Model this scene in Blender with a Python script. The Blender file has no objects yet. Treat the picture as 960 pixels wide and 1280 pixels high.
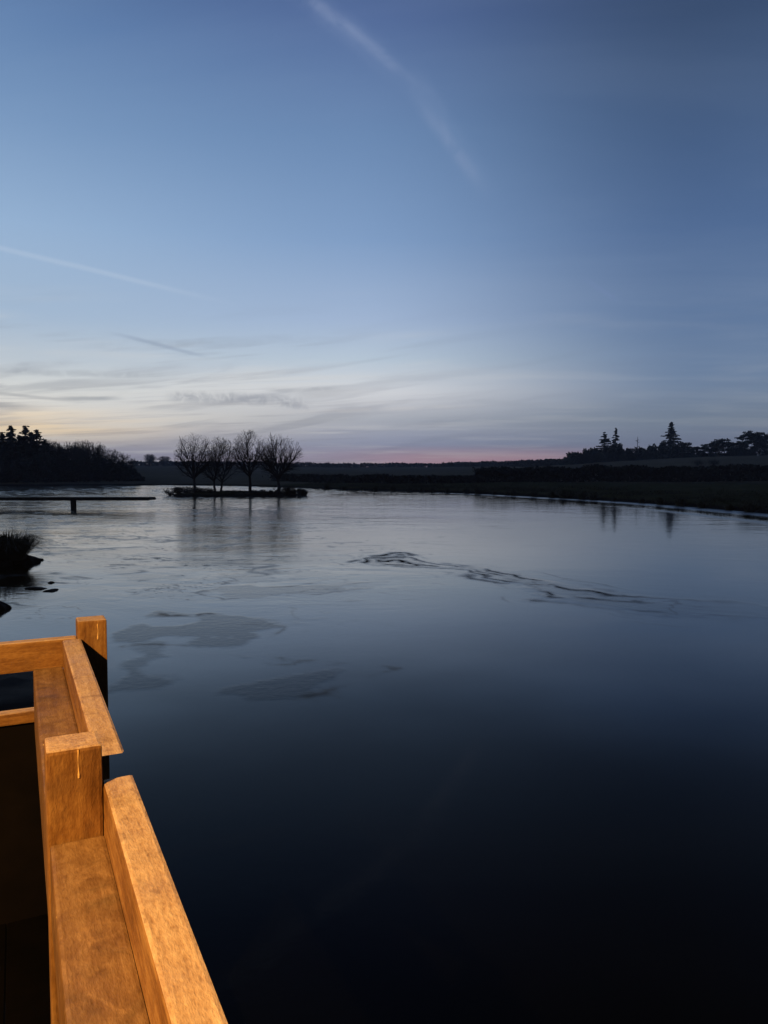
import bpy, bmesh, math, random
import numpy as np
from mathutils import Vector, Matrix

random.seed(7)
C = bpy.context.scene.collection
scene = bpy.context.scene
PI = math.pi
R = math.radians

# ------------------------------------------------------------------ camera
H = 2.2                                   # eye height above the water
F = 931.0                                 # focal length for a 960x1280 frame
PITCH = math.atan(50 / F)
cam = bpy.data.cameras.new('camera')
cam.sensor_fit = 'VERTICAL'; cam.sensor_height = 36; cam.sensor_width = 27
cam.lens = F * 36 / 1280
cam.clip_start = 0.02; cam.clip_end = 20000
camo = bpy.data.objects.new('camera', cam); C.objects.link(camo)
camo.location = (0, 0, H)
camo.rotation_euler = (PI / 2 - PITCH, 0, 0)
scene.camera = camo

def ray(x, y):
    d = Vector(((x - 480), F, (640 - y)))
    c, s = math.cos(-PITCH), math.sin(-PITCH)
    return Vector((d.x, d.y * c - d.z * s, d.y * s + d.z * c)).normalized()
def ground(x, y, z=0.0):
    d = ray(x, y); t = (z - H) / d.z
    return Vector((d.x * t, d.y * t, z))
def column(x, Y, z=0.0):                  # ground point under image column x at forward distance Y
    d = ray(x, 590)
    return Vector((d.x / d.y * Y, Y, z))
def height_at(y, Y):                      # world height seen at row y at forward distance Y
    d = ray(480, y)
    return H + d.z / d.y * Y
def azpx(x): return math.atan((x - 480) / 932.3)

# ------------------------------------------------------------------ object helpers
def link(name, me, mat=None, parent=None):
    o = bpy.data.objects.new(name, me); C.objects.link(o)
    if mat is not None:
        me.materials.clear(); me.materials.append(mat)
    if parent is not None: o.parent = parent
    return o
def tag(o, label=None, cat=None, group=None, kind=None):
    if label: o['label'] = label
    if cat: o['category'] = cat
    if group: o['group'] = group
    if kind: o['kind'] = kind
    return o
def empty(name, loc=(0, 0, 0), rz=0.0):
    o = bpy.data.objects.new(name, None); C.objects.link(o)
    o.empty_display_size = 0.2
    o.location = loc; o.rotation_euler = (0, 0, rz)
    return o
def copy_tree(o, parent=None):
    c = o.copy(); C.objects.link(c)
    if parent is not None: c.parent = parent
    for ch in list(o.children): copy_tree(ch, c)
    return c

class MB:
    """collects vertices and faces for one mesh"""
    def __init__(s): s.v = []; s.f = []; s.n = 0
    def add(s, v, f):
        v = np.asarray(v, float).reshape(-1, 3); f = np.asarray(f, int)
        s.v.append(v); s.f.append(f + s.n); s.n += len(v)
    def tube(s, p0, p1, r0, r1, k=4):
        p0 = np.array(p0, float); p1 = np.array(p1, float)
        d = p1 - p0; L = np.linalg.norm(d)
        if L < 1e-6: return
        d /= L
        a = np.cross(d, (0, 0, 1.0)) if abs(d[2]) < .9 else np.cross(d, (1.0, 0, 0))
        a /= np.linalg.norm(a); b = np.cross(d, a)
        t = np.arange(k) * 2 * PI / k
        ring = np.outer(np.cos(t), a) + np.outer(np.sin(t), b)
        v = np.vstack([p0 + ring * r0, p1 + ring * r1])
        i = np.arange(k); j = (i + 1) % k
        s.add(v, np.stack([i, j, j + k, i + k], 1))
    def quads(s, cen, ax, ay):
        """many small quads: centres, half axes"""
        n = len(cen)
        v = np.stack([cen - ax - ay, cen + ax - ay * .6, cen + ax * .8 + ay, cen - ax * .7 + ay], 1).reshape(-1, 3)
        s.add(v, np.arange(4 * n).reshape(n, 4))
    def tris(s, a, b, c):
        n = len(a)
        v = np.stack([a, b, c], 1).reshape(-1, 3)
        s.add(v, np.arange(3 * n).reshape(n, 3))
    def build(s, name, mat=None, parent=None, smooth=False):
        me = bpy.data.meshes.new(name)
        V = np.vstack(s.v) if s.v else np.zeros((0, 3))
        faces = []
        for f in s.f: faces.extend(f.tolist())
        me.from_pydata(V.tolist(), [], faces); me.update()
        if smooth: me.polygons.foreach_set('use_smooth', [True] * len(me.polygons))
        return link(name, me, mat, parent)

def rnd_dirs(rng, n):
    d = rng.normal(size=(n, 3)); return d / np.linalg.norm(d, axis=1)[:, None]
def leaf_cloud(mb, rng, n, cen, rad, size, flat=.0):
    """n small leaf sprays spread through an ellipsoid"""
    d = rnd_dirs(rng, n); r = rng.random(n) ** .42
    c = np.array(cen) + d * r[:, None] * np.array(rad)
    ax = rnd_dirs(rng, n); up = rnd_dirs(rng, n)
    ay = np.cross(ax, up); ay /= np.linalg.norm(ay, axis=1)[:, None] + 1e-9
    sz = size * (.5 + rng.random(n))
    mb.quads(c, ax * sz[:, None], ay * sz[:, None] * .6)

# numpy value noise ----------------------------------------------------------
_tab = np.random.default_rng(3).random((256, 256))
def vnoise(x, y):
    xi = np.floor(x).astype(int); yi = np.floor(y).astype(int)
    fx = x - xi; fy = y - yi
    fx = fx * fx * (3 - 2 * fx); fy = fy * fy * (3 - 2 * fy)
    g = lambda i, j: _tab[i & 255, j & 255]
    return (g(xi, yi) * (1 - fx) + g(xi + 1, yi) * fx) * (1 - fy) + (g(xi, yi + 1) * (1 - fx) + g(xi + 1, yi + 1) * fx) * fy
def fbm(x, y, o=4):
    s = 0; a = .5; t = 0
    for k in range(o):
        s = s + a * vnoise(x * 2 ** k + 17.3 * k, y * 2 ** k + 9.1 * k); t += a; a *= .5
    return s / t

# ------------------------------------------------------------------ node helpers
def lin(c):
    f = lambda u: u / 12.92 if u <= .04045 else ((u + .055) / 1.055) ** 2.4
    return tuple(f(u / 255) for u in c)

class NT:
    def __init__(s, tree): s.t = tree; s.n = tree.nodes; s.l = tree.links
    def node(s, ty, **kw):
        n = s.n.new(ty)
        for k, v in kw.items(): setattr(n, k, v)
        return n
    def put(s, sock, v):
        if isinstance(v, Sk): s.l.new(v.s, sock)
        elif isinstance(v, bpy.types.NodeSocket): s.l.new(v, sock)
        else: sock.default_value = v
    def math(s, op, *a, clamp=False):
        n = s.node('ShaderNodeMath', operation=op, use_clamp=clamp)
        for i, v in enumerate(a): s.put(n.inputs[i], v)
        return Sk(s, n.outputs[0])
    def vmath(s, op, *a):
        n = s.node('ShaderNodeVectorMath', operation=op)
        for i, v in enumerate(a): s.put(n.inputs[i], v)
        return Sk(s, n.outputs['Value'] if op in ('DOT_PRODUCT', 'LENGTH') else n.outputs[0])
    def smooth(s, x, a, b, lo=0.0, hi=1.0):
        n = s.node('ShaderNodeMapRange', interpolation_type='SMOOTHSTEP')
        s.put(n.inputs['Value'], x)
        for k, v in (('From Min', a), ('From Max', b), ('To Min', lo), ('To Max', hi)): s.put(n.inputs[k], v)
        return Sk(s, n.outputs[0])
    def ramp(s, x, stops, interp='LINEAR'):
        n = s.node('ShaderNodeValToRGB'); cr = n.color_ramp; cr.interpolation = interp
        while len(cr.elements) < len(stops): cr.elements.new(.5)
        for e, (p, c) in zip(cr.elements, stops):
            e.position = p
        for e, (p, c) in zip(cr.elements, stops):
            e.color = (*c, 1) if not isinstance(c, (int, float)) else (c, c, c, 1)
        s.put(n.inputs[0], x); return Sk(s, n.outputs[0])
    def mix(s, fac, a, b, blend='MIX'):
        n = s.node('ShaderNodeMix', data_type='RGBA', blend_type=blend)
        s.put(n.inputs[0], fac)
        for i, v in ((6, a), (7, b)):
            s.put(n.inputs[i], (*v, 1) if isinstance(v, tuple) and len(v) == 3 else v)
        return Sk(s, n.outputs[2])
    def noise(s, vec, scale=1.0, detail=3.0, rough=.5, dist=0.0):
        n = s.node('ShaderNodeTexNoise')
        s.put(n.inputs['Vector'], vec)
        for k, v in (('Scale', scale), ('Detail', detail), ('Roughness', rough), ('Distortion', dist)): s.put(n.inputs[k], v)
        return Sk(s, n.outputs[0])
    def comb(s, x, y, z):
        n = s.node('ShaderNodeCombineXYZ')
        for i, v in enumerate((x, y, z)): s.put(n.inputs[i], v)
        return Sk(s, n.outputs[0])
    def sep(s, v):
        n = s.node('ShaderNodeSeparateXYZ'); s.put(n.inputs[0], v)
        return [Sk(s, o) for o in n.outputs]
    def scale(s, v, sc):
        n = s.node('ShaderNodeMapping'); s.put(n.inputs[0], v); n.inputs['Scale'].default_value = sc
        return Sk(s, n.outputs[0])
class Sk:
    def __init__(s, t, k): s.t = t; s.s = k
    def __add__(s, o): return s.t.math('ADD', s, o)
    def __radd__(s, o): return s.t.math('ADD', o, s)
    def __sub__(s, o): return s.t.math('SUBTRACT', s, o)
    def __rsub__(s, o): return s.t.math('SUBTRACT', o, s)
    def __mul__(s, o): return s.t.math('MULTIPLY', s, o)
    def __rmul__(s, o): return s.t.math('MULTIPLY', o, s)
    def __rtruediv__(s, o): return s.t.math('DIVIDE', o, s)
    def __truediv__(s, o): return s.t.math('DIVIDE', s, o)

def material(name):
    m = bpy.data.materials.new(name); m.use_nodes = True
    t = NT(m.node_tree); b = m.node_tree.nodes['Principled BSDF']
    return m, t, b
def setp(t, b, **kw):
    for k, v in kw.items():
        s = b.inputs[k.replace('_', ' ')]
        if isinstance(v, tuple) and len(v) == 3 and s.type == 'RGBA': v = (*v, 1)
        t.put(s, v)
def objco(t): return t.node('ShaderNodeTexCoord').outputs['Object']
def geopos(t): return t.node('ShaderNodeNewGeometry').outputs['Position']
def bump(t, h, strength, dist=.01):
    n = t.node('ShaderNodeBump'); t.put(n.inputs['Height'], h)
    t.put(n.inputs['Strength'], strength); t.put(n.inputs['Distance'], dist)
    return n.outputs[0]

# ------------------------------------------------------------------ sky (world)
world = bpy.data.worlds.new('World'); scene.world = world; world.use_nodes = True
W = NT(world.node_tree)
for n in list(W.n): W.n.remove(n)
wout = W.node('ShaderNodeOutputWorld'); bg = W.node('ShaderNodeBackground')
W.l.new(bg.outputs[0], wout.inputs[0])
dirv = W.vmath('NORMALIZE', W.node('ShaderNodeTexCoord').outputs['Generated'])
dx, dy, dz = W.sep(dirv)
el = W.math('ARCSINE', dz)
az = W.math('ARCTAN2', dx, dy)
EM = R(90)
def elev(x, y): return math.asin(ray(x, y).z)
HAZE = .00050                              # density of the dusk haze built below; the sky is seen through it
def sky_ramp(x, table):
    st = []
    for y, c in table:
        e = elev(x, y) if y is not None else EM
        T = math.exp(-HAZE * min(900, 30 / max(math.sin(e), 1e-3)))
        c = tuple(max(0, u - .02 * (1 - T)) / T for u in lin(c))
        st.append((min(max(e / EM, 0), 1), c))
    st.sort(key=lambda s: s[0])
    return W.ramp(el / EM, st)
SKY_L = [(590, (134, 132, 144)), (566, (138, 138, 150)), (550, (170, 163, 160)), (533, (214, 204, 190)), (518, (228, 221, 208)), (505, (219, 216, 208)), (490, (213, 214, 210)), (450, (187, 197, 206)),
         (395, (163, 184, 207)), (280, (149, 177, 209)), (150, (120, 151, 190)), (20, (96, 128, 172)), (-200, (66, 90, 130)), (None, (26, 36, 62))]
SKY_M = [(588, (148, 128, 142)), (574, (140, 131, 148)), (555, (134, 139, 159)), (525, (163, 167, 176)), (505, (192, 194, 200)), (490, (209, 211, 215)), (450, (182, 197, 212)),
         (400, (160, 180, 209)), (300, (127, 156, 195)), (170, (106, 136, 177)), (20, (80, 104, 151)), (-200, (52, 71, 112)), (None, (21, 30, 52))]
SKY_R = [(590, (102, 98, 118)), (560, (100, 107, 126)), (525, (110, 122, 139)), (470, (107, 127, 155)), (400, (96, 120, 155)), (280, (80, 106, 146)), (150, (67, 91, 128)), (20, (54, 75, 109)), (-200, (38, 53, 82)), (None, (18, 25, 44))]
SKY_B = [(0, (18, 22, 40)), (None, (16, 22, 42))]
cl = sky_ramp(60, SKY_L); cm = sky_ramp(480, SKY_M); cr = sky_ramp(900, SKY_R)
aL, aM, aR = azpx(60), 0.0, azpx(900)
c1 = W.mix(W.smooth(az, aL - .12, aM + .05), cl, cm)
c2 = W.mix(W.smooth(az, aM - .06, aR - .01), c1, cr)
back = W.smooth(W.math('ABSOLUTE', az + .25), .9, 2.2)
sky = W.mix(back, c2, lin((22, 28, 48)))
# pink afterglow low over the far ridge
pink = W.math('MULTIPLY', W.smooth(W.math('ABSOLUTE', az - azpx(600)), .27, .03), W.smooth(W.math('ABSOLUTE', el - .014), .024, .004))
sky = W.mix(pink * .45, sky, lin((206, 150, 152)))
# warm glow low at the left
wg = W.math('MULTIPLY', W.smooth(W.math('ABSOLUTE', az - azpx(0)), .24, .0), W.smooth(W.math('ABSOLUTE', el - elev(10, 530)), .028, .004))
sky = W.mix(wg * .95, sky, lin((250, 226, 190)))
# thin high cloud, streaked along the horizon
inv = 1.0 / (W.math('MAXIMUM', dz, .0) + .06)
px, py = dx * inv, dy * inv
cv = W.comb(px * .45 + py * .20, py * 1.05, 0.0)
st1 = W.noise(cv, 1.0, 5, .5, .5)
st2 = W.noise(W.comb(px * .7 + py * .35, py * 1.9 + 7.0, 2.0), 1.2, 4, .5, .6)
st3 = W.noise(W.comb(az * 5.0, el * 55.0 - az * 7.0, 4.0), 1.0, 4, .5, .5)
low = W.math('MULTIPLY', W.smooth(el, R(15), R(6.5)), W.smooth(el, -.01, R(1.2)))
leftw = W.smooth(az, .36, -.30, .15, 1.0)
dark = W.math('MULTIPLY', W.smooth(st3, .48, .68), W.smooth(el, R(14), R(6)))
lite = W.math('MULTIPLY', W.smooth(st1 * .55 + st2 * .45, .47, .66), low)
sky = W.mix(lite * leftw * .52, sky, W.mix(.6, sky, lin((244, 238, 228))))
sky = W.mix(lite * leftw * .22, sky, lin((190, 196, 204)))
sky = W.mix(dark * leftw * .40, sky, W.mix(.8, sky, lin((112, 118, 136))))
fine = W.math('MULTIPLY', W.smooth(W.noise(W.comb(az * 7.0, el * 210.0 - az * 12.0, 1.0), 1.0, 3, .6, .2), .5, .72), W.smooth(el, R(9), R(3)))
sky = W.mix(fine * leftw * .30, sky, lin((128, 130, 146)))
veil = W.smooth(W.noise(W.comb(px * .4 + py * .5, py * .9, 5.0), .9, 5, .6, .6), .45, .8)
sky = W.mix(veil * .08, sky, lin((165, 185, 212)))

wob = W.noise(dirv, 9.0, 4, .6) - .5
def trail(p0, p1, width, strength, col, wobble=.004, fade0=.1, fade1=.5, grain=None, beads=None):
    """a vapour trail or cloud streak along a great circle between two directions"""
    A, B = ray(*p0), ray(*p1)
    nrm = A.cross(B).normalized(); tan = nrm.cross(A).normalized()
    L = math.atan2(B.dot(tan), B.dot(A))
    d = W.math('ABSOLUTE', W.vmath('DOT_PRODUCT', dirv, tuple(nrm)) + wob * wobble)
    s_ = W.math('ARCTAN2', W.vmath('DOT_PRODUCT', dirv, tuple(tan)), W.vmath('DOT_PRODUCT', dirv, tuple(A))) / L
    m = W.math('MULTIPLY', W.smooth(d, width, width * .08), W.math('MULTIPLY', W.smooth(s_, -.02, fade0), W.smooth(s_, 1.02, 1.0 - fade1)))
    if beads: m = m * W.smooth(W.math('SINE', s_ * beads + W.noise(dirv, 30.0, 2, .5) * 9.0), -.5, .9)
    if grain:
        m = m * W.smooth(W.noise(dirv, grain, 5, .65, .8), .30, .62)
    return W.mix(m * strength, sky, lin(col))
sky = trail((-200, 262), (305, 383), .0048, .20, (206, 218, 234), .003, .02, .35)
sky = trail((-60, -376), (528, 118), .0200, .14, (160, 178, 212), .020, .02, .25, grain=7.0)
sky = trail((60, -268), (530, 114), .0095, .12, (186, 198, 224), .012, .02, .16, grain=17.0)
sky = trail((505, 78), (625, 262), .0220, .12, (158, 176, 210), .020, .25, .45, grain=7.0)
sky = trail((520, 120), (612, 246), .0120, .09, (186, 192, 218), .014, .40, .40, grain=17.0)
sky = trail((130, 414), (268, 448), .0040, .40, (140, 156, 180), .004, .3, .3)
sky = trail((725, 345), (780, 382), .0050, .20, (120, 140, 184), .004, .4, .4)
sky = trail((-260, 498), (78, 510), .0066, .60, (116, 122, 136), .010, .1, .35)
sky = trail((60, 497), (160, 498), .0042, .50, (128, 136, 148), .008, .35, .35)
sky = trail((-80, 484), (110, 502), .0032, .35, (140, 144, 152), .008, .2, .3)
sky = trail((345, 504), (392, 510), .0062, .34, (134, 140, 154), .010, .3, .3, grain=60.0)
sky = trail((200, 494), (395, 503), .0110, .42, (136, 142, 156), .010, .15, .2, grain=85.0)
sky = trail((212, 492), (322, 497), .0085, .30, (138, 143, 154), .012, .15, .3, grain=45.0, beads=41.0)
sky = trail((322, 489), (430, 485), .0040, .30, (142, 148, 160), .010, .3, .3, grain=50.0)
sky = trail((-40, 462), (230, 470), .0060, .34, (150, 158, 168), .014, .2, .3, grain=30.0)
sky = trail((90, 432), (330, 424), .0070, .26, (152, 166, 182), .014, .25, .3, grain=22.0)
sky = trail((300, 516), (640, 506), .0045, .30, (214, 210, 208), .010, .3, .4, grain=30.0)
sky = trail((560, 500), (760, 512), .0050, .30, (160, 168, 180), .010, .3, .3, grain=30.0)
W.put(bg.inputs[0], sky); bg.inputs[1].default_value = 1.0

scene.view_settings.view_transform = 'Standard'; scene.view_settings.look = 'None'
scene.view_settings.exposure = 0; scene.view_settings.gamma = 1
scene.view_settings.use_curve_mapping = False

# ------------------------------------------------------------------ materials
def simple(name, c1, c2, scale, rough=.9, spec=.2, detail=5):
    m, t, b = material(name)
    n = t.noise(objco(t), scale, detail, .6)
    setp(t, b, Base_Color=t.ramp(n, [(.35, c1), (.68, c2)]), Roughness=rough, Specular_IOR_Level=spec)
    return m
M_bark = simple('dark_bark', (.030, .027, .026), (.065, .058, .052), 6)
M_twig = simple('winter_twigs', (.030, .026, .027), (.055, .047, .044), 3)
M_needle = simple('pine_needles', (.010, .016, .012), (.030, .042, .026), 1.2)
M_evergreen = simple('evergreen_leaves', (.012, .018, .014), (.034, .044, .026), .9)
M_brush = simple('winter_brush', (.018, .018, .015), (.045, .042, .030), 1.5)
M_reed = simple('rush_blades', (.030, .034, .022), (.085, .080, .050), 4)
M_mud = simple('wet_mud', (.010, .010, .011), (.030, .027, .024), 5, rough=.85, spec=.12)
M_jetty = simple('weathered_jetty_wood', (.020, .020, .021), (.050, .047, .044), 5)
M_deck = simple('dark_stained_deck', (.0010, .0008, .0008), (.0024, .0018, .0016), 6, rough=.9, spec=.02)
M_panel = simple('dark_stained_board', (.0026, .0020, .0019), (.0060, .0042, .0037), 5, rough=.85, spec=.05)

def ground_material():
    m, t, b = material('winter_grassland')
    P = geopos(t); x, y, z = t.sep(P)
    n1 = t.noise(P, .035, 5, .6); n2 = t.noise(P, .6, 5, .65); n3 = t.noise(t.scale(P, (.4, 3.0, 1)), 2.0, 4, .7)
    grass = t.ramp(n2 * .6 + n1 * .4, [(.35, (.036, .042, .022)), (.5, (.062, .062, .034)), (.65, (.095, .086, .052))])
    field = t.ramp(n1 * .5 + n3 * .5, [(.36, (.105, .093, .068)), (.62, (.175, .152, .110))])
    far = t.vmath('LENGTH', P)
    col = t.mix(t.smooth(far + n1 * 20.0, 116.0, 132.0), grass, field)
    mud = t.smooth(z, .10, .30)
    col = t.mix(mud, (.020, .018, .016), col)
    setp(t, b, Base_Color=col, Roughness=1.0, Specular_IOR_Level=0.0, Normal=bump(t, n2 + n3, .6, .15))
    return m
M_ground = ground_material()

def wood_material(name, axis, shade=0.0):
    m, t, b = material(name)
    P = objco(t)
    sc = {'x': (.05, 1, 1), 'y': (1, .05, 1), 'z': (1, 1, .05)}[axis]
    sg = {'x': (.35, 1, 1), 'y': (1, .35, 1), 'z': (1, 1, .35)}[axis]
    g1 = t.noise(t.scale(P, sc), 55.0, 5, .6, .6)
    g2 = t.noise(t.scale(P, sg), 130.0, 4, .7)
    g3 = t.noise(P, 9.0, 4, .6, .3)
    g4 = t.noise(t.scale(P, sg), 300.0, 2, .6)
    v = g1 * .40 + g2 * .30 + g3 * .30
    col = t.ramp(v, [(.36, (.09, .036, .008)), (.47, (.18, .080, .020)), (.56, (.26, .130, .036)), (.70, (.36, .205, .075))])
    # sawn upper faces are furry, and painted paler for light from above
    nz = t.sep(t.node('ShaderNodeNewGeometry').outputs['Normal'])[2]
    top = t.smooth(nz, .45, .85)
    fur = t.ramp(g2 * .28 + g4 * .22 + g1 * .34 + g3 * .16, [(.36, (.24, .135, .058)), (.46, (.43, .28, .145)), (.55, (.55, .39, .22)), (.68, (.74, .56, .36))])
    col = t.mix(top * (.88 - .58 * shade), col, fur)
    stain = t.smooth(t.noise(P, 11.0, 5, .65, .5), .52 - .08 * shade, .72)
    col = t.mix(stain * (.45 + .35 * shade), col, (.12, .055, .018))
    pits = t.smooth(t.noise(t.scale(P, sg), 70.0, 4, .65), .58, .70)
    col = t.mix(pits * .5, col, (.11, .05, .018))
    if shade:
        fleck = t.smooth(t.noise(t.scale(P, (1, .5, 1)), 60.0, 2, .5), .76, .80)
        col = t.mix(shade * .42, col, (.085, .042, .010))  # weaker lamplight on the shelf, painted in as a darker tone
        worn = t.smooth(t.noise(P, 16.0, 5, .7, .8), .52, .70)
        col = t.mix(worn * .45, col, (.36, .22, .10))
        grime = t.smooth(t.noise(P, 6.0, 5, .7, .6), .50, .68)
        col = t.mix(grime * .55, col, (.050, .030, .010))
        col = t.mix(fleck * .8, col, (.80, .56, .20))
    setp(t, b, Base_Color=col, Roughness=t.smooth(g3, .3, .7, .5, .8), Specular_IOR_Level=.25,
         Normal=bump(t, g1 * .5 + g2 * .6 + g4 * .35, .6, .004))
    return m
M_wood_long = wood_material('sawn_timber_lengthways', 'y')
M_wood_shaded = wood_material('shaded_worn_timber', 'y', 1.0)  # shelf timber: real wear and grime, plus shade put into the colour
M_wood_cross = wood_material('sawn_timber_crossways', 'x')
M_wood_post = wood_material('sawn_timber_upright', 'z')
M_resin, _t, _b = material('amber_resin')
setp(_t, _b, Base_Color=(.66, .40, .14), Roughness=.55, Specular_IOR_Level=.5)

# ------------------------------------------------------------------ terrain
def interp(a, pts):
    xs, ys = zip(*pts); return np.interp(a, xs, ys)
deg = lambda px: math.degrees(azpx(px))
shore_px = [(-14, 607), (60, 607), (165, 606.5), (205, 606.5), (300, 607.5), (380, 610), (440, 613), (500, 614), (600, 617.5), (660, 620.5), (700, 622.5),
            (785, 627.5), (850, 632.5), (900, 636.5), (960, 641.5), (1020, 648)]
SH = [(-180, 5.0), (-130, 5.0), (-90, 9), (-60, 20), (-42, 34), (-34, 46), (-29.5, 90)]
for x, y in shore_px:
    g = ground(x, y); SH.append((deg(x), math.hypot(g.x, g.y)))
SH += [(38, 24), (50, 17), (75, 10), (110, 6), (150, 5), (180, 5)]
RIDGE = []                                  # (azimuth, radius of crest, height of crest)
for x, yy, Y in [(-60, 585, 420), (0, 585, 420), (165, 583, 430), (240, 582, 470), (330, 583, 470), (420, 584.5, 520), (480, 584.5, 520), (540, 584, 480), (600, 583.5, 430),
                 (660, 583, 340), (700, 581.5, 275), (770, 576.5, 258), (850, 572.5, 250), (900, 571, 246), (960, 569, 240), (1040, 567, 235)]:
    RIDGE.append((deg(x), Y / math.cos(azpx(x)), height_at(yy, Y)))
RIDGE = [(-180, 300, 3)] + RIDGE + [(60, 250, 7), (180, 300, 3)]
def shore_r(a): return interp(a, SH)
def land_z(a, r):
    """height of the land at azimuth a (deg) and radius r"""
    D = shore_r(a) * (1 + 0 * r)
    rc = interp(a, [(p[0], p[1]) for p in RIDGE]); zc = interp(a, [(p[0], p[2]) for p in RIDGE])
    o = r - D
    z = np.where(o < 0, np.maximum(-.7, o * .18), 0)
    bank = .40 * np.clip(o / 1.6, 0, 1) + .22 * np.clip((o - 1.6) / 20, 0, 1)
    start = np.maximum(D + 18, 108.0)
    t = np.clip((r - start) / np.maximum(rc - start, 5), 0, 1)
    up = t * t * (3 - 2 * t) * .45 + t * .55
    land = bank + (zc - .62) * up - np.clip((r - rc) / 300, 0, 1) * .25 * np.maximum(zc - 3, 0)
    X, Y = r * np.sin(np.radians(a)), r * np.cos(np.radians(a))
    land = land + (fbm(X * .25, Y * .25) - .5) * .22 + (fbm(X * .03 + 4, Y * .03) - .5) * np.clip((r - 140) / 200, 0, 1) * 1.0
    return np.where(o < 0, z, land)
def land_at(p):
    a = math.degrees(math.atan2(p[0], p[1])); r = math.hypot(p[0], p[1])
    return float(land_z(np.array([a]), np.array([r]))[0])
az_s = np.concatenate([np.arange(-180, -40, 4.0), np.arange(-40, -30, 1.0), np.arange(-30, 31, .25), np.arange(31, 44, 1.0), np.arange(44, 180, 4.0)])
r_s = np.concatenate([[0.5, 2, 4], np.arange(5, 30, 1.0), np.arange(30, 145, .8), np.geomspace(146, 700, 60), np.geomspace(720, 860, 6)])
A, RR = np.meshgrid(az_s, r_s, indexing='ij')
Z = land_z(A, RR)
X = RR * np.sin(np.radians(A)); Y = RR * np.cos(np.radians(A))
na, nr = A.shape
V = np.stack([X, Y, Z], -1).reshape(-1, 3)
idx = np.arange(na * nr).reshape(na, nr)
i2 = np.roll(idx, -1, axis=0)
Fc = np.stack([idx[:, :-1], idx[:, 1:], i2[:, 1:], i2[:, :-1]], -1).reshape(-1, 4)[:, ::-1]
g = MB(); g.add(V, Fc)
tag(g.build('ground', M_ground, smooth=True), 'dark winter grassland, bank and low hills around the pond', 'ground', kind='structure')

# ------------------------------------------------------------------ pond water with its skin of thin ice
def poly_sd(Xp, Yp, pts, warp, wscale):
    """signed distance (negative inside) to a ragged polygon on the water"""
    wx = (fbm(Xp * wscale + 3, Yp * wscale, 6) - .5) * warp * 1.5; wy = (fbm(Xp * wscale, Yp * wscale + 11, 6) - .5) * warp * 1.5
    qx, qy = Xp + wx, Yp + wy
    best = np.full(Xp.shape, 1e9); inside = np.zeros(Xp.shape, bool)
    n = len(pts)
    for i in range(n):
        ax_, ay_ = pts[i]; bx_, by_ = pts[(i + 1) % n]
        ex, ey = bx_ - ax_, by_ - ay_
        t = np.clip(((qx - ax_) * ex + (qy - ay_) * ey) / (ex * ex + ey * ey + 1e-9), 0, 1)
        best = np.minimum(best, np.hypot(qx - ax_ - t * ex, qy - ay_ - t * ey))
        c = ((ay_ > qy) != (by_ > qy)) & (qx < (bx_ - ax_) * (qy - ay_) / (by_ - ay_ + 1e-12) + ax_)
        inside ^= c
    return np.where(inside, -best, best)
def px_poly(pp): return [tuple(ground(x, y)[:2]) for x, y in pp]
rows = np.concatenate([np.arange(600.5, 640, .6), np.arange(640, 800, .8), np.arange(800, 1300, 2.2)])
r_w = np.array([math.hypot(*ground(480, y)[:2]) for y in rows])[::-1]
r_w = np.concatenate([[.3, 1.0], r_w, [230.0]])
az_w = np.concatenate([np.arange(-180, -32, 4.0), np.arange(-32, 32, .125), np.arange(32, 180, 4.0)])
A, RR = np.meshgrid(az_w, r_w, indexing='ij')
X = RR * np.sin(np.radians(A)); Y = RR * np.cos(np.radians(A))
channel = px_poly([(436, 701), (446, 696), (500, 692), (532, 698), (575, 709), (640, 717), (700, 727), (760, 739), (850, 747), (955, 754), (1060, 764),
                   (1060, 800), (955, 787), (850, 776), (760, 761), (700, 752), (648, 746), (610, 733), (560, 721), (500, 713), (460, 709)])
sd_c = poly_sd(X, Y, channel, 1.6, .55)
plates = [[(138, 776), (180, 766), (250, 770), (300, 767), (372, 772), (345, 780), (318, 786), (300, 797), (262, 801), (228, 793), (150, 788)],
          [(255, 738), (300, 729), (380, 727), (455, 729), (440, 736), (360, 741), (300, 746)],
          [(250, 866), (330, 838), (420, 833), (508, 846), (440, 858), (380, 866), (300, 874)],
          [(120, 812), (160, 806), (206, 818), (196, 832), (160, 846), (120, 850)],
          [(-40, 748), (40, 752), (54, 760), (20, 772), (-40, 776)],
          [(150, 676), (260, 668), (420, 676), (440, 684), (300, 690), (190, 688)],
          [(300, 806), (380, 808), (470, 815), (390, 818), (320, 815)],
          [(90, 716), (170, 712), (240, 720), (160, 728)]]
patch = np.zeros(X.shape); edge = np.zeros(X.shape)
for i, pp in enumerate(plates):
    sd = poly_sd(X, Y, px_poly(pp), 1.7, .5 + .05 * i)
    wdt = .03 + .0045 * RR
    patch = np.maximum(patch, np.clip((-sd + (fbm(X * .9 + i, Y * 1.3) - .55) * 1.6) / (.10 + .012 * RR), 0, 1) * [1, .9, .75, .8, .9, .5, .6, .7][i])
    edge = np.maximum(edge, .7 * np.exp(-(sd / wdt) ** 2) * np.clip((fbm(X * 1.1 + i * 5, Y * 1.1) - .52) * 7, 0, 1))
leftside = np.clip((12 - A) / 22, .0, 1) * np.clip((RR - 9.5) / 4, 0, 1)
qx = X + 2.2 * (fbm(X * .28 + 50, Y * .28, 4) - .5); qy = Y + 2.2 * (fbm(X * .28, Y * .28 + 70, 4) - .5)
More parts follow.
